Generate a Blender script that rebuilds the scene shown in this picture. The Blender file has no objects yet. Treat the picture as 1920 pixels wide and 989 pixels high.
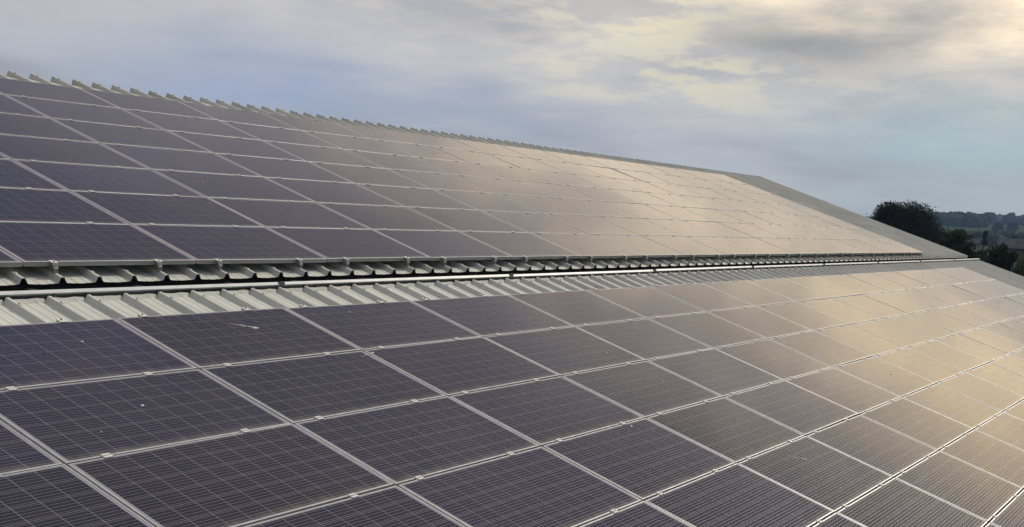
import bpy, bmesh, math, random
from mathutils import Vector, Matrix, noise as mnoise
R_ = math.radians
random.seed(7)
scene = bpy.context.scene
COL = scene.collection

# ------------------------------------------------------------------ camera
F_PX, YAW, PITCH, ROLL = 1828.84, 1.020390, -0.421974, 0.05
CAM = Vector((-4.73413, -7.47669, 0.90754))
CX, CY = 1119.59, 1225.0                       # principal point of the (cropped) photograph
fwd = Vector((math.sin(YAW)*math.cos(PITCH), math.cos(YAW)*math.cos(PITCH), math.sin(PITCH)))
rgt = Vector((math.cos(YAW), -math.sin(YAW), 0)); upv = rgt.cross(fwd)
r2 = math.cos(ROLL)*rgt + math.sin(ROLL)*upv
u2 = -math.sin(ROLL)*rgt + math.cos(ROLL)*upv
cam = bpy.data.cameras.new('camera'); cam_o = bpy.data.objects.new('camera', cam); COL.objects.link(cam_o)
cam.sensor_fit = 'HORIZONTAL'; cam.sensor_width = 36; cam.lens = 36*F_PX/1920
cam.shift_x = (960-CX)/1920; cam.shift_y = (CY-494.5)/1920
cam.clip_start = 0.05; cam.clip_end = 20000
M = Matrix((r2, u2, -fwd)).transposed().to_4x4(); M.translation = CAM
cam_o.matrix_world = M
scene.camera = cam_o

# ------------------------------------------------------------------ light
SUN_AZ, SUN_EL = R_(99), R_(42)                # azimuth from +Y towards +X
SUN = Vector((math.sin(SUN_AZ)*math.cos(SUN_EL), math.cos(SUN_AZ)*math.cos(SUN_EL), math.sin(SUN_EL)))
sl = bpy.data.lights.new('sun', 'SUN'); sl.energy = 2.3; sl.angle = R_(9); sl.color = (1, .91, .76)
so = bpy.data.objects.new('sun', sl); COL.objects.link(so)
so.rotation_euler = (-SUN).to_track_quat('-Z', 'Y').to_euler(); so.location = (20, 0, 30)

class NT:
    """small helper to write node trees"""
    def __init__(s, tree): s.t = tree; s.n = tree.nodes; s.l = tree.links
    def put(s, sock, v):
        if isinstance(v, bpy.types.NodeSocket): s.l.new(v, sock)
        elif v is not None: sock.default_value = v
    def node(s, typ, **kw):
        n = s.n.new(typ)
        for k, v in kw.items(): setattr(n, k, v)
        return n
    def m(s, op, a, b=None, c=None, clamp=False):
        n = s.node('ShaderNodeMath', operation=op, use_clamp=clamp)
        for i, v in enumerate((a, b, c)):
            if v is not None: s.put(n.inputs[i], v)
        return n.outputs[0]
    def vm(s, op, a, b=None):
        n = s.node('ShaderNodeVectorMath', operation=op)
        s.put(n.inputs[0], a)
        if b is not None: s.put(n.inputs[1], b)
        return n.outputs['Value'] if op in ('DOT_PRODUCT', 'LENGTH') else n.outputs[0]
    def mix(s, fac, a, b, blend='MIX'):
        n = s.node('ShaderNodeMix', data_type='RGBA', blend_type=blend)
        s.put(n.inputs[0], fac)
        for i, v in ((6, a), (7, b)):
            if not isinstance(v, bpy.types.NodeSocket) and len(v) == 3: v = (*v, 1)
            s.put(n.inputs[i], v)
        return n.outputs[2]
    def noise(s, vec, scale, detail=4, rough=.55, dist=0, dim='3D'):
        n = s.node('ShaderNodeTexNoise', noise_dimensions=dim)
        s.put(n.inputs['Vector'], vec)
        n.inputs['Scale'].default_value = scale; n.inputs['Detail'].default_value = detail
        n.inputs['Roughness'].default_value = rough; n.inputs['Distortion'].default_value = dist
        return n.outputs['Fac']
    def ramp(s, v, lo, hi, a=0., b=1., smooth=True):
        n = s.node('ShaderNodeMapRange', interpolation_type='SMOOTHSTEP' if smooth else 'LINEAR')
        s.put(n.inputs[0], v)
        for i, x in ((1, lo), (2, hi), (3, a), (4, b)): n.inputs[i].default_value = x
        return n.outputs[0]
    def scale(s, vec, xyz):
        n = s.node('ShaderNodeMapping'); s.put(n.inputs[0], vec); n.inputs['Scale'].default_value = xyz
        return n.outputs[0]

# ---- world: Nishita sky seen between veils of evening cloud warmer towards the sun
world = bpy.data.worlds.new('World'); scene.world = world; world.use_nodes = True
w = NT(world.node_tree); w.n.clear()
out = w.node('ShaderNodeOutputWorld'); bg = w.node('ShaderNodeBackground'); w.l.new(bg.outputs[0], out.inputs[0])
sky = w.node('ShaderNodeTexSky'); sky.sky_type = 'NISHITA'; sky.sun_disc = False
sky.sun_elevation = SUN_EL; sky.sun_rotation = SUN_AZ; sky.dust_density = 1.5; sky.air_density = 1.2
SKY_STRENGTH = 0.1
nish = w.mix(1.0, sky.outputs[0], (SKY_STRENGTH,)*3, 'MULTIPLY')
tc = w.node('ShaderNodeTexCoord'); D = tc.outputs['Generated']
sx = w.node('ShaderNodeSeparateXYZ'); w.l.new(D, sx.inputs[0]); x, y, z = sx.outputs
zc = w.m('MAXIMUM', z, 0.0)
az = w.m('MULTIPLY', w.m('ARCTAN2', x, y), 180/math.pi)
el = w.m('MULTIPLY', w.m('ARCSINE', z), 180/math.pi)
den = w.m('ADD', zc, 0.11)
cmb = w.node('ShaderNodeCombineXYZ'); w.l.new(w.m('DIVIDE', x, den), cmb.inputs[0]); w.l.new(w.m('DIVIDE', y, den), cmb.inputs[1])
P = cmb.outputs[0]
n1 = w.noise(P, .55, 3, .5, dim='2D'); n2 = w.noise(P, 1.1, 5, .55, dim='2D'); n3 = w.noise(P, 3.1, 6, .62, dim='2D')
# angle from the sun
cosg = w.m('MAXIMUM', w.vm('DOT_PRODUCT', D, tuple(SUN)), 0.0)
g1 = w.m('POWER', cosg, 3.0)
# edges of the clouds in view are ragged: warp az / el with noise
wa = w.m('ADD', az, w.m('MULTIPLY', w.m('SUBTRACT', n2, .5), 12.))
we = w.m('ADD', el, w.m('MULTIPLY', w.m('SUBTRACT', n2, .5), 3.5))
def blob(a0, e0, ra, re):
    a = w.m('DIVIDE', w.m('SUBTRACT', wa, a0), ra); e = w.m('DIVIDE', w.m('SUBTRACT', we, e0), re)
    r = w.m('ADD', w.m('MULTIPLY', a, a), w.m('MULTIPLY', e, e))
    return w.m('POWER', 2.71828, w.m('MULTIPLY', r, -1.))
shade = w.ramp(w.m('ADD', w.m('MULTIPLY', n1, .65), w.m('MULTIPLY', n2, .35)), .34, .64)
veil = w.mix(shade, (.315, .335, .39), (.475, .485, .515))
# darker above the low bright strip; unseen zenith brightened to light the roof
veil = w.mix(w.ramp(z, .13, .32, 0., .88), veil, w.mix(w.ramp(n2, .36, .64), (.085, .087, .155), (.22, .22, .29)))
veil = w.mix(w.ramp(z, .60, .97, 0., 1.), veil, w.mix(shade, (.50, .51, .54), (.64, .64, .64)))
# the unseen side away from the sun is darkened to shade rib faces
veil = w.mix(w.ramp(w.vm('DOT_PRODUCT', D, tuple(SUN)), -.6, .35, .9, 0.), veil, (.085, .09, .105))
veil = w.mix(w.m('MULTIPLY', blob(41, 4.7, 8, 2.4), .75), veil, (.28, .365, .55))
veil = w.mix(w.m('MULTIPLY', blob(53, 4.0, 15, 1.7), .45), veil, (.33, .39, .51))
veil = w.mix(w.m('MULTIPLY', blob(76, 3.8, 9, 2.6), .75), veil, (.33, .475, .54))
veil = w.mix(w.m('MULTIPLY', g1, w.ramp(el, 8.5, 15., 0., .40)), veil, (.80, .68, .48))
veil = w.mix(w.m('MULTIPLY', blob(66, 15., 22, 6.5), w.ramp(n3, .38, .62, .5, 1.)), veil, (1.30, 1.08, .80))
veil = w.mix(w.m('MULTIPLY', blob(84.5, 12.2, 13, 3.6), w.ramp(n3, .38, .62, .7, 1.)), veil, (1.85, 1.42, .84))
veil = w.mix(w.m('MULTIPLY', blob(60.5, 9.4, 6.5, 1.6), w.ramp(n3, .42, .60, .0, .85)), veil, (.84, .76, .52))
veil = w.mix(w.m('MULTIPLY', blob(61.5, 6.5, 6., 1.0), w.ramp(n3, .42, .60, .0, .7)), veil, (.72, .68, .50))
veil = w.mix(w.m('MULTIPLY', blob(69, 8.6, 6.0, 1.5), .85), veil, (.26, .275, .30))
hz = w.ramp(z, 0.0, .05, .8, 0.)
lit = w.mix(hz, veil, (.53, .57, .54))
cover = w.ramp(n1, .30, .55, .90, .98)
final = w.mix(cover, nish, lit)
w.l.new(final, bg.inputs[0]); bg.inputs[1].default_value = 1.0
world.cycles.sampling_method = 'MANUAL'; world.cycles.sample_map_resolution = 512

scene.view_settings.view_transform = 'Standard'; scene.view_settings.look = 'None'
scene.view_settings.exposure = 0.1; scene.view_settings.gamma = 1.0
scene.view_settings.use_curve_mapping = False
scene.render.engine = 'CYCLES'
scene.cycles.use_denoising = True
scene.cycles.max_bounces = 5; scene.cycles.diffuse_bounces = 3; scene.cycles.glossy_bounces = 3; scene.cycles.volume_bounces = 0
scene.cycles.sample_clamp_indirect = 6

# ------------------------------------------------------------------ helpers
def mat(name):
    m = bpy.data.materials.new(name); m.use_nodes = True
    t = NT(m.node_tree); t.b = m.node_tree.nodes['Principled BSDF']
    return m, t
def simple(name, col, rough=.6, metal=0., var=.12, scale=3.):
    m, t = mat(name); tc = t.node('ShaderNodeTexCoord')
    n = t.noise(tc.outputs['Object'], scale, 5)
    c = t.mix(t.ramp(n, .3, .7), tuple(c*(1-var) for c in col), tuple(min(1, c*(1+var)) for c in col))
    t.put(t.b.inputs['Base Color'], c)
    t.b.inputs['Roughness'].default_value = rough; t.b.inputs['Metallic'].default_value = metal
    return m
def mesh(name, verts, faces, mats=None, idx=None, smooth=False):
    me = bpy.data.meshes.new(name); me.from_pydata([tuple(v) for v in verts], [], faces)
    for m in (mats or []): me.materials.append(m)
    if idx: me.polygons.foreach_set('material_index', idx)
    if smooth: me.polygons.foreach_set('use_smooth', [True]*len(me.polygons))
    me.update(); return me
def link(name, data, parent=None, loc=(0,0,0), rot=None, sc=None):
    o = bpy.data.objects.new(name, data); COL.objects.link(o)
    if parent: o.parent = parent
    o.location = loc
    if rot: o.rotation_euler = rot
    if sc: o.scale = sc
    return o
def tag(o, label, cat, group=None):
    o['label'] = label; o['category'] = cat
    if group: o['group'] = group
class MB:
    def __init__(s): s.v = []; s.f = []; s.i = []
    def add(s, vs, fs, mi=0):
        b = len(s.v); s.v += [tuple(v) for v in vs]; s.f += [tuple(b+k for k in f) for f in fs]; s.i += [mi]*len(fs)
    def box(s, x0, x1, y0, y1, z0, z1, mi=0):
        s.add([(x0,y0,z0),(x1,y0,z0),(x1,y1,z0),(x0,y1,z0),(x0,y0,z1),(x1,y0,z1),(x1,y1,z1),(x0,y1,z1)],
              [(0,3,2,1),(4,5,6,7),(0,1,5,4),(1,2,6,5),(2,3,7,6),(3,0,4,7)], mi)
    def cyl(s, c, r, h, n=8, mi=0):
        x, y, z = c
        vs = [(x+r*math.cos(2*math.pi*k/n), y+r*math.sin(2*math.pi*k/n), z+q) for q in (0, h) for k in range(n)]
        fs = [(k, (k+1)%n, n+(k+1)%n, n+k) for k in range(n)] + [tuple(range(n, 2*n))]
        s.add(vs, fs, mi)
    def mesh(s, name, mats, smooth=False): return mesh(name, s.v, s.f, mats, s.i, smooth)

# ------------------------------------------------------------------ roof planes (panel top planes)
AL, BE = 0.26965, 0.27650
O_U = Vector((0.0206, 1.18834, 0.33357)); O_L = Vector((0, 0, 0))
PX, PY = 1.67, 1.01                              # panel pitch
PITCH_RIB = PX/5
RIB0 = 0.25                                      # first rib past a panel's left edge
OFF = 0.082                                      # panel top above rib top
FT = 0.040                                       # frame height
ROOF_END = 31.95

def plane(O, ang):
    s = Vector((0, math.cos(ang), math.sin(ang))); n = Vector((0, -math.sin(ang), math.cos(ang)))
    return lambda x, sl, h=0.: Vector((O.x + x, O.y, O.z)) + s*sl + n*h
PU, PL = plane(O_U, BE), plane(O_L, AL)

# ------------------------------------------------------------------ materials
m_alu, t = mat('anodised_aluminium')
tc = t.node('ShaderNodeTexCoord')
n = t.noise(t.scale(tc.outputs['Object'], (3, 3, 30)), 4, 5)
t.put(t.b.inputs['Base Color'], t.mix(n, (.56, .565, .575), (.70, .705, .715)))
t.b.inputs['Metallic'].default_value = .55
t.put(t.b.inputs['Roughness'], t.ramp(n, .3, .7, .34, .5))
m_clamp = simple('clamp_aluminium', (.80, .79, .75), .3, .1, .06, 20)  # near-white and barely metallic: sun glint put into the base colour
m_foot = simple('clamp_foot', (.30, .30, .29), .5, .5, .2, 20)
m_bolt = simple('bolt_steel', (.10, .10, .10), .5, .6)
m_dropping = simple('dropping_white', (.62, .62, .58), .9, 0, .2, 40)
m_speck = simple('dark_speck', (.05, .045, .04), .9, 0, .3, 40)

# laminate: glass bonded over cells / white backsheet (the glass is the coat)
def glass_coat(t, tc, rough=.07):
    co = tc.outputs['Object']
    n = t.noise(t.scale(co, (1.2, 3.5, 1)), 3., 6, .6)
    nb = t.noise(t.scale(co, (2.5, 9., 1)), 2.2, 3, .5)
    t.b.inputs['Coat Weight'].default_value = 1.0
    t.b.inputs['Coat IOR'].default_value = 1.42
    t.put(t.b.inputs['Coat Roughness'], t.ramp(n, .3, .75, rough*.75, rough*1.5))
    bp = t.node('ShaderNodeBump'); bp.inputs['Strength'].default_value = .05; bp.inputs['Distance'].default_value = .004
    t.put(bp.inputs['Height'], nb); t.put(t.b.inputs['Coat Normal'], bp.outputs[0])

def dust(t, tc, col):
    """thin film of dust on the glass, thicker in streaks"""
    g = t.node('ShaderNodeNewGeometry')
    n = t.noise(t.scale(g.outputs['Position'], (1, 2.5, 2.5)), 1.6, 7, .62)
    n2 = t.noise(g.outputs['Position'], 22, 4, .6)
    f = t.m('ADD', t.ramp(n, .38, .8, .0, .022), t.ramp(n2, .6, .85, 0., .03))
    # grime caught along the lower frame edge of each panel, with runs above it
    px, py, pz = t.node('ShaderNodeSeparateXYZ'), None, None
    t.l.new(g.outputs['Position'], px.inputs[0]); X_, Y_, Z_ = px.outputs
    sl_ = t.m('ADD', t.m('MULTIPLY', Y_, math.cos(AL)), t.m('MULTIPLY', Z_, math.sin(AL)))
    sl_ = t.m('SUBTRACT', sl_, t.m('MULTIPLY', t.m('GREATER_THAN', Y_, .95), 1.234))
    fr = t.m('FRACT', t.m('DIVIDE', sl_, PY))
    cm = t.node('ShaderNodeCombineXYZ'); t.l.new(X_, cm.inputs[0]); t.l.new(t.m('MULTIPLY', sl_, .12), cm.inputs[1])
    run = t.noise(cm.outputs[0], 9., 5, .65)
    edge = t.m('MULTIPLY', t.ramp(fr, .015, .11, 1., 0.), t.ramp(run, .32, .7, .1, .30))
    runs = t.m('MULTIPLY', t.ramp(fr, .0, .75, 1., 0.), t.ramp(run, .56, .78, 0., .05))
    f = t.m('ADD', f, t.m('ADD', edge, runs))
    return t.mix(f, col, (.42, .37, .30))

m_back, t = mat('backsheet_under_glass')
tc = t.node('ShaderNodeTexCoord'); glass_coat(t, tc)
t.put(t.b.inputs['Base Color'], dust(t, tc, (.25, .25, .30)))
t.b.inputs['Roughness'].default_value = .7

m_cell, t = mat('silicon_cell_under_glass')
tc = t.node('ShaderNodeTexCoord'); glass_coat(t, tc)
uv = t.node('ShaderNodeSeparateXYZ'); t.l.new(tc.outputs['UV'], uv.inputs[0])
oi = t.node('ShaderNodeObjectInfo'); ge = t.node('ShaderNodeNewGeometry')
rnd = t.m('FRACT', t.m('ADD', oi.outputs['Random'], t.m('MULTIPLY', ge.outputs['Random Per Island'], 3.7)))
gr = t.noise(ge.outputs['Position'], 30, 3, .6)
base = t.mix(rnd, (.004, .004, .024), (.011, .009, .028))
base = t.mix(t.ramp(gr, .3, .7, 0, .5), base, (.008, .008, .030))
base = t.mix(1.0, base, oi.outputs['Color'], 'MULTIPLY')
# five busbars running along the row
bb = t.m('ABSOLUTE', t.m('SUBTRACT', t.m('FRACT', t.m('MULTIPLY', uv.outputs[1], 5.0)), .5))
bus = t.m('LESS_THAN', bb, .022)
fin = t.m('LESS_THAN', t.m('ABSOLUTE', t.m('SUBTRACT', t.m('FRACT', t.m('MULTIPLY', uv.outputs[0], 70.)), .5)), .05)
base = t.mix(t.m('MULTIPLY', fin, .04), base, (.5, .5, .5))
col = t.mix(bus, base, (.50, .50, .55))
t.put(t.b.inputs['Base Color'], dust(t, tc, col))
t.put(t.b.inputs['Metallic'], t.m('MULTIPLY', bus, .6))
t.put(t.b.inputs['Roughness'], t.m('ADD', t.m('MULTIPLY', bus, -.15), .55))
t.b.inputs['Specular IOR Level'].default_value = .0

def sheet_mat(name, dirty):
    m, t = mat(name); tc = t.node('ShaderNodeTexCoord'); g = t.node('ShaderNodeNewGeometry')
    p = g.outputs['Position']
    big = t.noise(p, .9, 5, .6)
    st = t.noise(t.scale(p, (16, .9, .9)), 1.6, 5, .65)             # streaks running down the slope
    fine = t.noise(p, 40, 4, .6)
    c = t.mix(t.ramp(big, .3, .7), (.57, .58, .54), (.66, .67, .625))
    c = t.mix(t.ramp(st, .45, .85, 0., .55 if dirty else .28), c, (.25, .235, .17))
    c = t.mix(t.ramp(fine, .55, .8, 0, .22 if dirty else .12), c, (.34, .32, .24))
    t.put(t.b.inputs['Base Color'], c)
    t.put(t.b.inputs['Roughness'], t.ramp(st, .3, .8, .42, .62))
    t.b.inputs['Specular IOR Level'].default_value = .4
    return m
m_sheet_u = sheet_mat('coated_steel_weathered', True)
m_sheet_l = sheet_mat('coated_steel_light', False)
m_screw = simple('screw_cap', (.22, .22, .21), .5, .4)
m_gut_in = simple('gutter_lining', (.022, .024, .028), .7, 0, .3, 4)
m_gut_lip = simple('gutter_lip', (.62, .64, .66), .4, 0, .08, 6)
m_gut_face = simple('gutter_galvanised_shaded', (.10, .105, .11), .6, .2, .5, 1.5)  # galvanised, with the shade below the lip put into the colour
m_dark = simple('filler_shade_black', (.018, .018, .02), .9)  # black puts the shade of the hollow rib ends into the colour
m_steel = simple('purlin_steel', (.25, .25, .24), .6, .3)
m_wall = simple('wall_cladding', (.30, .33, .31), .6, 0, .08, .5)

# ------------------------------------------------------------------ ground
m_ground, t = mat('fields')
g = t.node('ShaderNodeNewGeometry'); p = g.outputs['Position']
vor = t.node('ShaderNodeTexVoronoi'); t.put(vor.inputs['Vector'], t.scale(p, (.0035, .005, .0))); vor.inputs['Scale'].default_value = 1.
fld = t.node('ShaderNodeSeparateColor'); t.l.new(vor.outputs['Color'], fld.inputs[0])
c = t.mix(fld.outputs[0], (.020, .042, .020), (.040, .066, .028))
c = t.mix(t.ramp(t.noise(p, .08, 6, .6), .3, .7, 0, .35), c, (.05, .075, .03))
c = t.mix(t.ramp(t.noise(p, 2.0, 4, .6), .4, .7, 0, .3), c, (.10, .11, .05))
t.put(t.b.inputs['Base Color'], c); t.b.inputs['Roughness'].default_value = .95; t.b.inputs['Specular IOR Level'].default_value = 0.
GZ = -5.6
def ground_h(x, y):
    dx, dy = x-CAM.x, y-CAM.y; d = math.hypot(dx, dy)
    a = math.degrees(math.atan2(dx, dy))
    t_ = max(0., min(1., (d-350)/900.)); rise = t_*t_*(3-2*t_)*(13. + 3.*math.sin(R_(a*5+40)))
    t2 = max(0., min(1., (d-1250)/900.)); rise += t2*t2*(3-2*t2)*(10 + 4*math.sin(R_(a*7)))
    t3 = max(0., min(1., (d-2200)/900.)); rise -= t3*t3*(3-2*t3)*24.
    und = mnoise.noise(Vector((x*.004, y*.004, 1.3)))*1.6*max(0., min(1., (d-150)/300.))
    return GZ + rise + und
vs, fs = [], []
rings = [0, 20, 40, 60, 90, 130, 180, 240, 310, 380, 460, 540, 620, 700, 780, 860, 940, 1020, 1100, 1180, 1260, 1350, 1450, 1550, 1650, 1750, 1850, 2000, 2150, 2300, 2500, 2750, 3000, 3300]
NA = 180
for r in rings[1:]:
    for k in range(NA):
        a = 2*math.pi*k/NA; xx, yy = CAM.x+r*math.sin(a), CAM.y+r*math.cos(a); vs.append((xx, yy, ground_h(xx, yy)))
c0 = len(vs); vs.append((CAM.x, CAM.y, GZ))
for i in range(len(rings)-2):
    for k in range(NA):
        a, b = i*NA+k, i*NA+(k+1)%NA; fs.append((a, a+NA, b+NA, b))
for k in range(NA): fs.append((c0, k, (k+1) % NA))
o = link('ground', mesh('ground', vs, fs, [m_ground], smooth=True)); o['kind'] = 'structure'

# ------------------------------------------------------------------ the farm building
barn = link('farm_building', None, None, (15, 0, GZ))
barn.empty_display_size = 1
tag(barn, 'long farm building with pale ribbed metal roof in two steps split by gutter', 'building')
def child_of_barn(name, data):
    o = link(name, data, barn); o.location = (-15, 0, -GZ); return o
NSH = 38
SW = PITCH_RIB*3
# sheet k starts at the right foot of a rib
RB, RT, RH = .080, .028, .048
first_x = ROOF_END - NSH*SW
first_x = RIB0 + RB/2 + PITCH_RIB*math.floor((first_x-RIB0)/PITCH_RIB)
def profile():
    """(x, h) across one sheet, h relative to the rib top; pans are at -RH"""
    pts = []
    for r in range(3):
        b = r*PITCH_RIB; pan = PITCH_RIB-RB
        pts.append((b, -RH + (0. if r else 0.), 'p'))
        for q in (.36, .72):
            c = b + pan*q
            pts += [(c-.009, -RH, 'p'), (c-.004, -RH+.0035, 'p'), (c+.004, -RH+.0035, 'p'), (c+.009, -RH, 'p')]
        e = b + pan
        pts += [(e, -RH, 'p'), (e+.006, -RH+.004, 'r'), (e+(RB-RT)/2-.002, -.004, 'r'), (e+(RB-RT)/2+.003, 0, 'r'), (e+(RB+RT)/2-.003, 0, 'r'), (e+(RB+RT)/2+.002, -.004, 'r'), (e+RB-.006, -RH+.004, 'r')]
    pts.append((3*PITCH_RIB, -RH+.0012, 'p')); pts.append((3*PITCH_RIB+.012, -RH+.0012, 'p'))
    return pts
PRO = profile()
def sheet_mesh(name, s_rows, m, shape, screws, saddles):
    """s_rows: distances up the slope; shape(x, h, kind, s) -> (s, h)"""
    b = MB(); nn = len(PRO)
    vs = []
    for s_ in s_rows:
        for (xx, h, kd) in PRO:
            ss, hh = shape(xx, h, kd, s_); vs.append((xx, ss, hh))
    fs = [(i*nn+k, i*nn+k+1, (i+1)*nn+k+1, (i+1)*nn+k) for i in range(len(s_rows)-1) for k in range(nn-1)]
    b.add(vs, fs, 0)
    for r in range(3):
        c = r*PITCH_RIB + PITCH_RIB - RB/2
        for s_ in screws: b.cyl((c, s_, -.0005), .012, .010, 6, 1)
        for s_ in saddles:
            b.box(c-RT/2-.004, c+RT/2+.004, s_-.02, s_+.02, -.006, .004, 0)
            b.cyl((c, s_, .004), .008, .006, 6, 1)
    return b.mesh(name, [m, m_screw])
S_EAVE, S_RIDGE = -.135, 8.10
def shape_u(xx, h, kd, s_):
    if kd == 'p' and s_ < S_EAVE+.03:
        q = ((xx % PITCH_RIB)/(PITCH_RIB-RB)); q = max(0, min(1, q))
        return s_, h - .007*(4*q*(1-q))
    if kd == 'p' and s_ > S_RIDGE-.42:              # the pans dip away before the ribs end at the ridge
        f_ = (s_-S_RIDGE+.42)/.42; return s_, h - .028*f_*f_
    return s_, h
sheet_u = sheet_mesh('roof_sheet_upper', [S_EAVE, S_EAVE+.02, S_EAVE+.06, 1.5, 3.5, 5.5, 7.5, S_RIDGE-.42, S_RIDGE-.28, S_RIDGE-.14, S_RIDGE], m_sheet_u, shape_u,
                     [1.35, 2.7, 4.05, 5.4, 6.75, 7.95], [-.01])
S_TOP, S_BOT = .715, -8.6
def shape_l(xx, h, kd, s_):
    if kd == 'p' and s_ > S_TOP-.001: return s_ + .004, -.018 + .004*math.sin(xx*41.)
    return s_, h
sheet_l = sheet_mesh('roof_sheet_lower', [S_BOT, -7, -5, -3, -1, .4, S_TOP-.02, S_TOP], m_sheet_l, shape_l,
                     [-8.3, -6.8, -5.4, -4.05, -2.7, -1.35], [.56])

def z_purlins(P_, s_list):
    b = MB()
    for s_ in s_list:
        for (dx0, dx1) in ((first_x-.05, ROOF_END-.15),):
            pts = [P_(dx0, s_+ds, h) for ds, h in ((-.03, -OFF-RH-.012), (.03, -OFF-RH-.012), (.03, -OFF-RH-.19), (-.03, -OFF-RH-.19))]
            pts += [q+Vector((dx1-dx0, 0, 0)) for q in pts]
            b.add(pts, [(0,1,2,3), (4,7,6,5), (0,4,5,1), (1,5,6,2), (2,6,7,3), (3,7,4,0)])
    return b
upper = child_of_barn('upper_roof', z_purlins(PU, [.35, 1.35, 2.7, 4.05, 5.4, 6.75, 7.95]).mesh('upper_roof', [m_steel]))
lower = child_of_barn('lower_roof', z_purlins(PL, [-8.3, -6.8, -5.4, -4.05, -2.7, -1.35, .3]).mesh('lower_roof', [m_steel]))
upper['label'] = 'upper roof slope of weathered pale ribbed sheets'
lower['label'] = 'lower roof slope of cleaner pale ribbed sheets'
k = 0
while first_x + (k+1)*SW <= ROOF_END+.35:
    xs = first_x + k*SW
    for par, data, P_, ang in ((upper, sheet_u, PU, BE), (lower, sheet_l, PL, AL)):
        o = link('roof_sheet', data, par, P_(xs, 0, -OFF), (ang + random.gauss(0, .0004), random.gauss(0, .0006), 0))
    k += 1
XE = first_x + k*SW + .012
# foam fillers and a board, black to paint the shade under the upper eave, gutter sections, walls
b = MB()
for q in range(3*k):                                # fillers in the ribs
    c = first_x + q*PITCH_RIB + PITCH_RIB - RB/2
    a = [PU(c-RB/2+.006, -.10, -OFF-RH), PU(c+RB/2-.006, -.10, -OFF-RH), PU(c+RT/2, -.10, -OFF-.003), PU(c-RT/2, -.10, -OFF-.003)]
    e = [v + (PU(0, .04)-PU(0, 0)) for v in a]
    b.add(a+e, [(0,1,2,3), (7,6,5,4), (0,4,5,1), (3,2,6,7)])
a = [PU(first_x, -.10, -OFF-RH-.014), PU(XE, -.10, -OFF-RH-.014), PU(XE, -.10, -OFF-.24), PU(first_x, -.10, -OFF-.24)]
e = [v + (PU(0, .02)-PU(0, 0)) for v in a]
b.add(a+e, [(0,1,2,3), (7,6,5,4), (0,4,5,1), (3,2,6,7), (1,5,6,2), (0,3,7,4)])
child_of_barn('eave_shade_filler', b.mesh('eave_shade_filler', [m_dark]))

# gutter: trough below the upper eave with a bright rolled front lip
GY0, GZ0 = .735, .150                               # lip
GLEN = 3.755
prof = [(1.17, .085), (1.16, -.04), (.80, -.055), (.765, -.035), (.748, .120), (.748, .146), (.747, .1545), (.744, .1555), (.7165, .1335), (.7163, .1312), (.718, .1295), (.728, .1270), (.742, .118), (.757, -.040), (.797, -.063), (1.168, -.048), (1.178, .085)]
gmi = [0, 0, 0, 0, 1, 1, 1, 1, 1, 1, 1, 1, 2, 2, 2, 2, 2]
gut = child_of_barn('gutter', None)
gx = 2.30 - 2*GLEN
bm_ = MB()
nn = len(prof)
vs = [(0, a, c) for a, c in prof] + [(GLEN-.012, a, c) for a, c in prof]
for q in range(nn):
    bm_.add([vs[q], vs[(q+1) % nn], vs[nn+(q+1) % nn], vs[nn+q]], [(0, 1, 2, 3)], gmi[q])
gmesh = bm_.mesh('gutter_section', [m_gut_in, m_gut_lip, m_gut_face])
bj = MB(); bj.box(-.03, .03, .722, .7515, .1545, .1575, 0); bj.box(-.03, .03, .7125, .7215, .122, .1575, 0)
jmesh = bj.mesh('gutter_joint', [m_gut_face])
bk = MB()
bk.box(-.02, .02, .745, 1.16, .128, .134, 0); bk.box(-.014, .014, .722, .7395, -.02, .118, 0)
kmesh = bk.mesh('gutter_bracket', [m_gut_face])
q = 0
while gx < XE:
    L = min(GLEN, XE+.15-gx)
    o = link('gutter_section', gmesh, gut, (gx, 0, 0), (random.gauss(0, .002), random.gauss(0, .0004), 0), (L/GLEN, 1, 1))
    if L == GLEN: link('gutter_joint', jmesh, gut, (gx+GLEN-.006, 0, 0))
    for f_ in (.12, .38, .64, .9):
        if f_*GLEN < L: link('gutter_bracket', kmesh, gut, (gx+f_*GLEN, 0, 0))
    gx += GLEN
# walls
def wall(name, x0, x1, y0, y1, top, mi=m_wall):
    """wall of upright cladding, top(y) is its upper edge"""
    b = MB(); n_ = 10
    ring = []
    dx, dy = x1-x0, y1-y0
    L = math.hypot(dx, dy); nx, ny = -dy/L, dx/L; th = .08
    for i in range(n_+1):
        f_ = i/n_; xx, yy = x0+dx*f_, y0+dy*f_
        for s_ in (0, th):
            ring.append((xx+nx*s_, yy+ny*s_, GZ-.1)); ring.append((xx+nx*s_, yy+ny*s_, top(yy)))
    fs = []
    for i in range(n_):
        a, c = i*4, i*4+4
        fs += [(a, c, c+1, a+1), (a+2, a+3, c+3, c+2), (a+1, c+1, c+3, a+3)]
    fs += [(0, 1, 3, 2), (n_*4, n_*4+2, n_*4+3, n_*4+1)]
    b.add(ring, fs); return child_of_barn(name, b.mesh(name, [mi]))
def roof_z(yy):
    if yy < .72: return PL(0, yy/math.cos(AL), 0).z - OFF - RH - .06
    return min(PU(0, (yy-O_U.y)/math.cos(BE), 0).z - OFF - RH - .06, 3) - (.22 if yy < 1.2 else 0)
ye, yr = PL(0, S_BOT+.25).y, PU(0, S_RIDGE-.12).y
wall('gable_wall', ROOF_END-.25, ROOF_END-.25, ye, yr, roof_z)
wall('gable_wall', first_x+.2, first_x+.2, ye, yr, roof_z)
wall('front_wall', first_x+.2, ROOF_END-.25, ye, ye, roof_z)
wall('back_wall', first_x+.2, ROOF_END-.25, yr, yr, roof_z)

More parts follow.
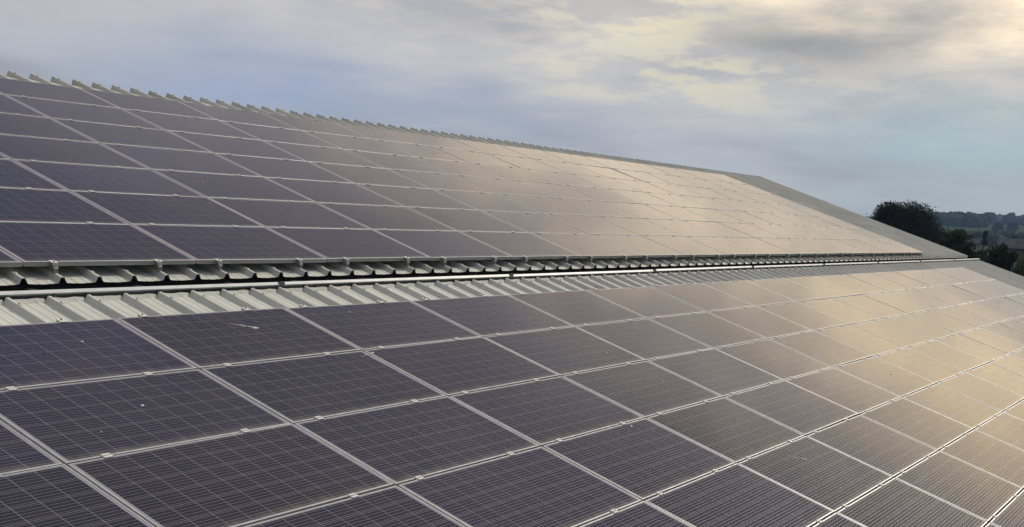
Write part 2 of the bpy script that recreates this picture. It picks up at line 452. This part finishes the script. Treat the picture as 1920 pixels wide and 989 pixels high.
# ------------------------------------------------------------------ solar panels
W, H = 1.65, .99
LIP, GD = .0095, .0016
def frame_mesh():
    b = MB()
    def ring(i, z): return [(i, i, z), (W-i, i, z), (W-i, H-i, z), (i, H-i, z)]
    rs = [ring(.028, 0), ring(0, 0), ring(0, FT-.0012), ring(.0012, FT), ring(LIP, FT), ring(LIP, FT-.004)]
    vs = [v for r in rs for v in r]; fs = []
    for i in range(len(rs)-1):
        for k in range(4): fs.append((i*4+k, i*4+(k+1) % 4, i*4+4+(k+1) % 4, i*4+4+k))
    b.add(vs, fs); return b.mesh('frame', [m_alu])
FRAME = frame_mesh()
b = MB(); z_ = FT-GD
b.add([(LIP-.002, LIP-.002, z_), (W-LIP+.002, LIP-.002, z_), (W-LIP+.002, H-LIP+.002, z_), (LIP-.002, H-LIP+.002, z_),
       (LIP-.002, LIP-.002, z_-.0022), (W-LIP+.002, LIP-.002, z_-.0022), (W-LIP+.002, H-LIP+.002, z_-.0022), (LIP-.002, H-LIP+.002, z_-.0022)],
      [(0, 1, 2, 3), (7, 6, 5, 4)])
LAMINATE = b.mesh('laminate', [m_back])
CS, CG = .156, .0034
CX0 = (W-10*CS-9*CG)/2; CY0 = (H-6*CS-5*CG)/2
def add_uv(me):
    uvl = me.uv_layers.new(name='UVMap')
    for pl in me.polygons:
        co = [me.vertices[v].co for v in pl.vertices]
        x0, y0 = min(c.x for c in co), min(c.y for c in co)
        for li in pl.loop_indices:
            c = me.vertices[me.loops[li].vertex_index].co
            uvl.data[li].uv = ((c.x-x0)/CS, (c.y-y0)/CS)
def cell_geo(b, x, y, z):
    e = .00025
    b.add([(x, y, z), (x+CS, y, z), (x+CS, y+CS, z), (x, y+CS, z), (x, y, z+e), (x+CS, y, z+e), (x+CS, y+CS, z+e), (x, y+CS, z+e)],
          [(4, 5, 6, 7), (0, 1, 5, 4), (1, 2, 6, 5), (2, 3, 7, 6), (3, 0, 4, 7)])
b = MB(); cell_geo(b, 0, 0, 0); CELL = b.mesh('cell', [m_cell]); add_uv(CELL)
b = MB()
for i in range(10):
    for j in range(6): cell_geo(b, CX0+i*(CS+CG), CY0+j*(CS+CG), z_+.0001)
CELLS = b.mesh('cell_field', [m_cell]); add_uv(CELLS)
# clamps (local: x along the row, y up the slope, z normal; origin on the frame top at the joint centre)
def mid_clamp():
    b = MB(); l = .027
    b.box(-l, l, .008, .0225, .0006, .0065); b.box(-l, l, -.0225, -.008, .0006, .0065)
    b.box(-l, l, .0045, .0079, -.012, .0063); b.box(-l, l, -.0079, -.0045, -.012, .0063)
    b.box(-l, l, -.0045, .0045, -.012, -.009)
    b.box(-.02, .02, -.0075, .0075, -OFF, -.012)
    b.cyl((0, 0, -.009), .0042, .011, 6, 1)
    return b.mesh('mid_clamp', [m_clamp, m_bolt])
def end_clamp():
    b = MB(); l = .027
    b.box(-l, l, -.046, .016, .0006, .0048)                 # hook on the frame (+y is the panel)
    b.cyl((0, -.024, .0048), .008, .006, 6, 1)
    b.box(-l+.002, l-.002, -.0465, -.0425, -.024, .0004)
    b.box(-l+.004, l-.004, -.040, -.010, -.046, -.028, 2)
    b.box(-.010, .010, -.036, -.014, -.028, .0004, 2)
    b.box(-.020, .020, -.050, .03, -OFF+.0005, -.050, 2)
    b.box(-l+.008, l-.008, -.056, -.046, -.044, -.030, 0)
    return b.mesh('end_clamp', [m_clamp, m_bolt, m_foot])
MIDC, ENDC = mid_clamp(), end_clamp()
def splat(seed, r, elong):
    rr = random.Random(seed); n_ = 14
    ring = [(elong*r*math.cos(2*math.pi*k/n_)*rr.uniform(.45, 1.15), r*math.sin(2*math.pi*k/n_)*rr.uniform(.45, 1.15)) for k in range(n_)]
    vs = [(a, c, .0) for a, c in ring] + [(a*.6, c*.6, .0022) for a, c in ring]
    fs = [(k, (k+1) % n_, n_+(k+1) % n_, n_+k) for k in range(n_)] + [tuple(range(n_, 2*n_))]
    return vs, fs

def project(p):
    d = p-CAM; zz = d.dot(fwd)
    if zz < .1: return None
    return (CX+F_PX*d.dot(r2)/zz, CY-F_PX*d.dot(u2)/zz)
ORD = ['', 'first', 'second', 'third', 'fourth', 'fifth', 'sixth', 'seventh', 'eighth', 'ninth', 'tenth', 'eleventh', 'twelfth', 'thirteenth', 'fourteenth', 'fifteenth', 'sixteenth', 'seventeenth', 'eighteenth', 'nineteenth', 'twentieth', 'twenty-first']
ROWN = ['top row', 'second row from top', 'third row from top', 'middle row', 'third row from bottom', 'second row from bottom', 'bottom row']
PANELS = {}
def put_panel(which, i, j):
    P_, ang = (PU, BE) if which == 'upper' else (PL, AL)
    smax = 7*PY if which == 'upper' else 0.
    x0 = i*PX + .01; s0 = smax - (j+1)*PY + .01
    cs = [project(P_(x0+a*W, s0+c*H)) for a in (0, 1) for c in (0, 1)]
    if any(c is None for c in cs): return
    us, vs_ = [c[0] for c in cs], [c[1] for c in cs]
    mg = 260 if i < 15 else 60
    if max(us) < -mg or min(us) > 4500 or max(vs_) < -60 or min(vs_) > 989+420: return
    inview = max(us) > 0 and min(us) < 1920 and min(vs_) < 989
    e = link('solar_panel', None, None, P_(x0, s0, -FT), (ang + random.gauss(0, .0014), random.gauss(0, .0014), 0))
    e.empty_display_size = .2
    fromright = 16 - i
    tag(e, 'solar panel on %s roof, %s, %s from the far right end' % (which, ROWN[j], ORD[fromright] if fromright > 1 else 'last one at'), 'solar panel',
        'solar panels in the %s array' % which)
    if fromright == 1: e['label'] = 'solar panel on %s roof, %s, last at the far right end' % (which, ROWN[j])
    link('frame', FRAME, e)
    lam = link('laminate', LAMINATE, e)
    q = random.random()
    tint = (1+.25*(q-.5), 1+.12*(q-.5), 1-.25*(q-.5), 1) if random.random() < .6 else (1.0, 1.0, 1.0, 1)
    br = random.uniform(.8, 1.25); tint = tuple(c*br for c in tint[:3])+(1,)
    # edge lengths of one cell in the photograph
    w_px = math.hypot(cs[2][0]-cs[0][0], cs[2][1]-cs[0][1])/10; h_px = math.hypot(cs[1][0]-cs[0][0], cs[1][1]-cs[0][1])/6
    area = abs((cs[2][0]-cs[0][0])*(cs[1][1]-cs[0][1])-(cs[2][1]-cs[0][1])*(cs[1][0]-cs[0][0]))/60
    if inview and area > 95 and min(w_px, h_px) > 9:
        for a in range(10):
            for c in range(6):
                o = link('cell', CELL, lam, (CX0+a*(CS+CG), CY0+c*(CS+CG), z_+.0001)); o.color = tint
    else:
        o = link('cell_field', CELLS, lam); o.color = tint; o['kind'] = 'stuff'
    for rx in (RIB0, RIB0+3*PITCH_RIB):
        xx = rx - .01 + random.gauss(0, .012)
        if j == 0:
            link('clamp', ENDC, e, (xx, H, FT), (0, 0, math.pi))
        else:
            link('clamp', MIDC, e, (xx, H+.01, FT))
        if j == 6: link('clamp', ENDC, e, (xx, 0, FT))
    PANELS[which, i, j] = lam
for j in range(7):
    for i in range(-4, 16): put_panel('upper', i, j); put_panel('lower', i, j)

# bird droppings and specks that lie on the glass of single panels
def mark(which, i, j, u, v, kind, r=.012, el_=1.6, rot=0.):
    lam = PANELS.get((which, i, j))
    if not lam: return
    b = MB(); b.add(*splat((i*131 + j*17 + len(kind)*7 + int(u*100)) % 9999, r, el_))
    if kind == 'streak':
        rr = random.Random(5)
        for q in range(9):
            vs, fs = splat(q+3, r*rr.uniform(.15, .35), 1.8)
            b.add([(a - (q+1)*.022+rr.gauss(0, .004), c+rr.gauss(0, .006), zz) for a, c, zz in vs], fs)
    o = link('bird_dropping' if kind != 'dark' else 'dirt_speck', b.mesh('splat', [m_dropping if kind != 'dark' else m_speck]), lam, (u, v, z_+.0006), (0, 0, rot))
mark('lower', 0, 0, 1.02, .62, 'streak', .022, 2.0, -.6)
mark('lower', -1, 1, .88, .56, 'white', .013, 1.3, .8)
mark('lower', -1, 0, 1.15, .62, 'white', .010, 1.5)
mark('lower', 1, 1, .05, .93, 'streak', .012, 1.5, .3)
mark('lower', 1, 3, 1.30, .93, 'white', .010, 3.0, .4)
mark('lower', 2, 4, .95, .70, 'streak', .014, 1.5, -.7)
rr = random.Random(11)
for q in range(46):
    i, j = rr.randint(-1, 9), rr.randint(0, 6)
    mark('lower', i, j, rr.uniform(.1, 1.55), rr.uniform(.08, .9), 'dark' if rr.random() < .7 else 'white', rr.uniform(.004, .011), rr.uniform(1, 2.4), rr.uniform(0, 3))
for q in range(14):
    i, j = rr.randint(0, 8), rr.randint(0, 6)
    mark('upper', i, j, rr.uniform(.1, 1.55), rr.uniform(.08, .9), 'dark' if rr.random() < .6 else 'white', rr.uniform(.006, .014), rr.uniform(1, 2.4), rr.uniform(0, 3))

# ------------------------------------------------------------------ trees, hedges, houses beyond the roof
def leaf_mat(name, a, b_):
    m, t = mat(name); g = t.node('ShaderNodeNewGeometry')
    c = t.mix(g.outputs['Random Per Island'], a, b_)
    t.put(t.b.inputs['Base Color'], c); t.b.inputs['Roughness'].default_value = .75
    t.b.inputs['Specular IOR Level'].default_value = .02
    return m
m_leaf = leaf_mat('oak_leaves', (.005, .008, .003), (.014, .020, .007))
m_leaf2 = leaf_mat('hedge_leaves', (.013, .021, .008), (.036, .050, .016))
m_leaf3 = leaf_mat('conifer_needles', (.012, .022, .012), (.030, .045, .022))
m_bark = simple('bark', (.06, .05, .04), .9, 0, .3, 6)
def at(azd, d):
    a = R_(azd); return CAM.x+d*math.sin(a), CAM.y+d*math.cos(a)
def tree(name, label, azd, d, top_el, width, mleaf=m_leaf, leaf=.30, n_leaf=9000, base_frac=.22, seed=0, conical=False, group=None, nc=46):
    rr = random.Random(seed)
    x, y = at(azd, d); gz = ground_h(x, y)
    top = CAM.z + d*math.tan(R_(top_el)); h = top-gz
    e = link(name, None, None, (x, y, gz)); tag(e, label, 'tree', group)
    # trunk with limbs
    b = MB()
    def limb(p, q, r0, r1, n_=7):
        ax = (q-p); L = ax.length; zx = ax.normalized(); s = zx.orthogonal().normalized(); t_ = zx.cross(s)
        vs = []
        for f_ in (0, .5, 1):
            c = p.lerp(q, f_) + s*math.sin(f_*3.14)*L*.04; r = r0+(r1-r0)*f_
            vs += [c + (s*math.cos(2*math.pi*k/n_)+t_*math.sin(2*math.pi*k/n_))*r for k in range(n_)]
        fs = [(i*n_+k, i*n_+(k+1) % n_, i*n_+n_+(k+1) % n_, i*n_+n_+k) for i in range(2) for k in range(n_)]
        b.add(vs, fs)
    tr = .03*h
    limb(Vector((0, 0, -.2)), Vector((0, 0, h*.5)), tr, tr*.55)
    limb(Vector((0, 0, h*.48)), Vector((rr.gauss(0, .04)*h, rr.gauss(0, .04)*h, h*.9)), tr*.55, tr*.12)
    clumps = []
    for q in range(nc):
        f_ = rr.random()
        zz = base_frac + (1-base_frac)*f_
        if conical: rad = (1-f_)**.8*rr.uniform(.5, 1)
        else: rad = math.sqrt(max(0, 1-(2*f_*.97-.85)**2*.78))*rr.uniform(.35, 1.0)
        a = rr.uniform(0, 2*math.pi)
        cr = width*rr.uniform(.07, .15)*(1 if not conical else .8)
        c = Vector((math.cos(a)*rad*(width/2-cr*.6), math.sin(a)*rad*(width/2-cr*.6), min(zz*h*rr.uniform(.84, 1.), h-cr*.86)))
        clumps.append((c, cr))
        if q % 4 == 0: limb(Vector((0, 0, h*rr.uniform(.25, .6))), c, tr*.35, tr*.06, 5)
    link('trunk', b.mesh('trunk', [m_bark]), e)
    vs, fs = [], []
    per = n_leaf//nc
    for c, cr in clumps:
        for q in range(per):
            v = Vector((rr.gauss(0, 1), rr.gauss(0, 1), rr.gauss(0, 1)*.75)).normalized() * cr * (rr.random()**.4) * 1.12
            if rr.random() < .02: v *= 1.15
            p_ = c+v; p_.z = max(p_.z, .1)
            a = Vector((rr.gauss(0, 1), rr.gauss(0, 1), rr.gauss(0, 1))).normalized(); o_ = a.orthogonal().normalized()*leaf*rr.uniform(.5, 1.1); a *= leaf*rr.uniform(.4, .8)
            k = len(vs); vs += [p_-a*.5, p_+o_*.4, p_+a*.5, p_-o_*.4]; fs.append((k, k+1, k+2, k+3))
    link('crown', mesh('crown', vs, fs, [mleaf]), e)
    return e
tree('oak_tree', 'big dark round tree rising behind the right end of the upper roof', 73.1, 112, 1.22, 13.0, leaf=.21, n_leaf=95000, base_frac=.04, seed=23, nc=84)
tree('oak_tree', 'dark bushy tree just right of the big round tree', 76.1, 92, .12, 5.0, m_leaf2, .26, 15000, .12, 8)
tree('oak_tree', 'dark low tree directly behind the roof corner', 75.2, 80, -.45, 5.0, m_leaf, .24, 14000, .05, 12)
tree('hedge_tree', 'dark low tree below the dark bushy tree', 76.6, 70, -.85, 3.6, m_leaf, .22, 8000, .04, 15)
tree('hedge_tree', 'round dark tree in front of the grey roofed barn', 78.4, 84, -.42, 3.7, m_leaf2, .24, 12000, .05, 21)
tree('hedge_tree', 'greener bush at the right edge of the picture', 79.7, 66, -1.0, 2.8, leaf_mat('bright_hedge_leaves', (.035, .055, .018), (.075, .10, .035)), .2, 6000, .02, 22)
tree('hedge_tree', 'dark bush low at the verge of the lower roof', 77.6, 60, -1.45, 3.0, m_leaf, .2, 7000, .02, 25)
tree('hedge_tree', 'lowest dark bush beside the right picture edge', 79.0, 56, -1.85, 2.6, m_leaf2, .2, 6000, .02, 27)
tree('conifer_tree', 'dark pointed tree left of the grey roofed barn', 77.42, 205, .22, 3.2, m_leaf3, .34, 5000, .05, 31, True)
tree('field_tree', 'left of two round far trees standing in the pale field', 77.95, 760, .58, 8.5, m_leaf2, .9, 2200, .08, 33, group='two round trees in the far field')
tree('field_tree', 'right of two round far trees standing in the pale field', 78.62, 770, .57, 9.5, m_leaf2, .9, 2200, .08, 34, group='two round trees in the far field')
tree('skyline_tree', 'tall round tree standing above the wooded skyline', 76.8, 1250, .80, 17, m_leaf2, 1.5, 2000, .08, 35)
# hazy middle-distance hedgerow trees
for q, (a_, d_, e_, w_) in enumerate(((76.25, 240, .12, 6), (76.75, 260, -.02, 7), (75.3, 300, .12, 8), (74.6, 320, .25, 9), (78.9, 320, .02, 8), (79.6, 340, .12, 9))):
    tree('hedgerow_tree', ['rounded hedgerow tree beyond the dark bushy tree', 'broad hedgerow tree left of the pointed tree', 'hedgerow tree showing right beside the big round tree', 'hedgerow tree mostly hidden by the big round tree', 'hedgerow tree behind the grey roofed barn', 'hedgerow tree behind the barn at the right picture edge'][q], a_, d_, e_, w_, m_leaf2, .5, 3500, .05, 40+q, group='hedgerow trees in the middle distance')

# woodland on the far hills: too many to count
rr = random.Random(99)
ico = bmesh.new(); bmesh.ops.create_icosphere(ico, subdivisions=2, radius=1)
iv = [v.co.copy() for v in ico.verts]; ifc = [tuple(v.index for v in f.verts) for f in ico.faces]; ico.free()
vs, fs = [], []
def crown(x, y, zg, r, h):
    k = len(vs); o_ = Vector((rr.random()*50, rr.random()*50, 0))
    for v in iv:
        f_ = 1 + .38*mnoise.noise(v*1.7+o_) + .2*mnoise.noise(v*4+o_)
        vs.append((x+v.x*r*f_, y+v.y*r*f_, zg+h*.5+v.z*h*.52*f_))
    fs.extend(tuple(k+i for i in f) for f in ifc)
def belt(a0, a1, d0, d1, n_, h0=9, h1=15):
    for _ in range(n_):
        a, d = rr.uniform(a0, a1), rr.uniform(d0, d1); x, y = at(a, d)
        h = rr.uniform(h0, h1); crown(x, y, ground_h(x, y)-1, h*rr.uniform(.45, .75), h)
belt(73, 90, 1500, 1700, 260, 9, 14)
belt(73.5, 90, 1180, 1290, 120, 8, 13)
belt(75.4, 77.2, 880, 1000, 90, 7, 11)
belt(74.0, 75.2, 900, 1000, 26, 7, 10)
belt(73, 90, 560, 580, 80, 4, 7)
belt(76.6, 79.8, 690, 700, 30, 3, 5)
o = link('woodland', mesh('woodland', vs, fs, [m_leaf2], smooth=False)); o['kind'] = 'stuff'
o['label'] = 'dark blue woods and hedges on the far hills'; o['category'] = 'woodland'

m_slate = simple('grey_roof', (.07, .08, .092), .8, 0, .2, .8)
m_render_ = simple('pale_render', (.42, .40, .36), .8, 0, .1, .8)
m_brick = simple('brown_wall', (.22, .17, .13), .9, 0, .2, .8)
m_pane = simple('window_glass', (.03, .035, .04), .15)
m_trim = simple('white_trim', (.65, .65, .62), .6)
for m_ in (m_slate, m_render_, m_brick): m_.node_tree.nodes['Principled BSDF'].inputs['Specular IOR Level'].default_value = 0.
def house(name, label, azd, d, top_el, length, depth, eave_frac, rotz, mw, windows, chimney=False):
    x, y = at(azd, d); gz = ground_h(x, y); top = CAM.z + d*math.tan(R_(top_el)) - gz; ev = top*eave_frac
    e = link(name, None, None, (x, y, gz), (0, 0, rotz)); tag(e, label, 'building')
    L, Dp = length/2, depth/2
    b = MB(); b.add([(-L, -Dp, -.3), (L, -Dp, -.3), (L, Dp, -.3), (-L, Dp, -.3), (-L, -Dp, ev), (L, -Dp, ev), (L, Dp, ev), (-L, Dp, ev), (-L, 0, top-.15), (L, 0, top-.15)],
                    [(0, 1, 5, 4), (2, 3, 7, 6), (1, 2, 6, 9, 5), (3, 0, 4, 8, 7)])
    link('wall', b.mesh('wall', [mw]), e)
    b = MB(); o_ = .35; s_ = (top-ev)/Dp
    for sgn in (-1, 1):
        p0 = [(-L-o_, sgn*(Dp+o_), ev-o_*s_), (L+o_, sgn*(Dp+o_), ev-o_*s_), (L+o_, 0, top), (-L-o_, 0, top)]
        b.add([(a, c, z) for a, c, z in p0] + [(a, c, z-.14) for a, c, z in p0], [(0, 1, 2, 3), (7, 6, 5, 4), (0, 4, 5, 1), (1, 5, 6, 2), (3, 2, 6, 7), (0, 3, 7, 4)])
    rf = link('roof', b.mesh('roof', [m_slate]), e)
    if chimney:
        b = MB(); b.box(L*.6-.4, L*.6+.4, -.35, .35, top-.5, top+.9); b.cyl((L*.6, 0, top+.9), .16, .35)
        link('chimney', b.mesh('chimney', [m_brick]), rf)
    for wx in windows:
        b = MB(); b.box(wx-.55, wx+.55, -Dp-.03, -Dp+.02, ev*.38, ev*.75)
        wf = link('window', b.mesh('window', [m_trim]), e)
        b = MB(); b.box(wx-.46, wx-.03, -Dp-.04, -Dp-.025, ev*.38+.1, ev*.75-.1); b.box(wx+.03, wx+.46, -Dp-.04, -Dp-.025, ev*.38+.1, ev*.75-.1)
        link('pane', b.mesh('pane', [m_pane]), wf)
    b = MB(); b.box(-.5, .5, -Dp-.035, -Dp+.02, -.2, min(2.1, ev*.8)); link('door', b.mesh('door', [m_trim]), e)
    return e
house('grey_roofed_barn', 'long low barn with grey roof at the right edge behind trees', 79.9, 175, -.14, 10.5, 7, .80, R_(-80), m_brick, (-3, 2.5))
house('cottage', 'small pale house peeping out left of the pointed tree', 76.95, 235, -.22, 3.4, 4, .85, R_(-75), m_render_, (-1.2, 1.2))
house('shed', 'small grey roofed shed between the two dark trees', 75.25, 125, -.22, 2.6, 3, .6, R_(-60), m_brick, (-.8,))

# ------------------------------------------------------------------ haze: the air over the whole place
hb = MB(); hb.box(CAM.x-3450, CAM.x+3450, CAM.y-3450, CAM.y+3450, GZ-26, 42)
m_haze = bpy.data.materials.new('haze_air'); m_haze.use_nodes = True
ht = NT(m_haze.node_tree); ht.n.clear()
ho = ht.node('ShaderNodeOutputMaterial'); hv = ht.node('ShaderNodeVolumePrincipled'); ht.l.new(hv.outputs[0], ho.inputs['Volume'])
hv.inputs['Color'].default_value = (.38, .60, 1.0, 1); hv.inputs['Density'].default_value = .00023
hv.inputs['Anisotropy'].default_value = 0.2
o = link('haze', hb.mesh('haze', [m_haze])); o['kind'] = 'stuff'
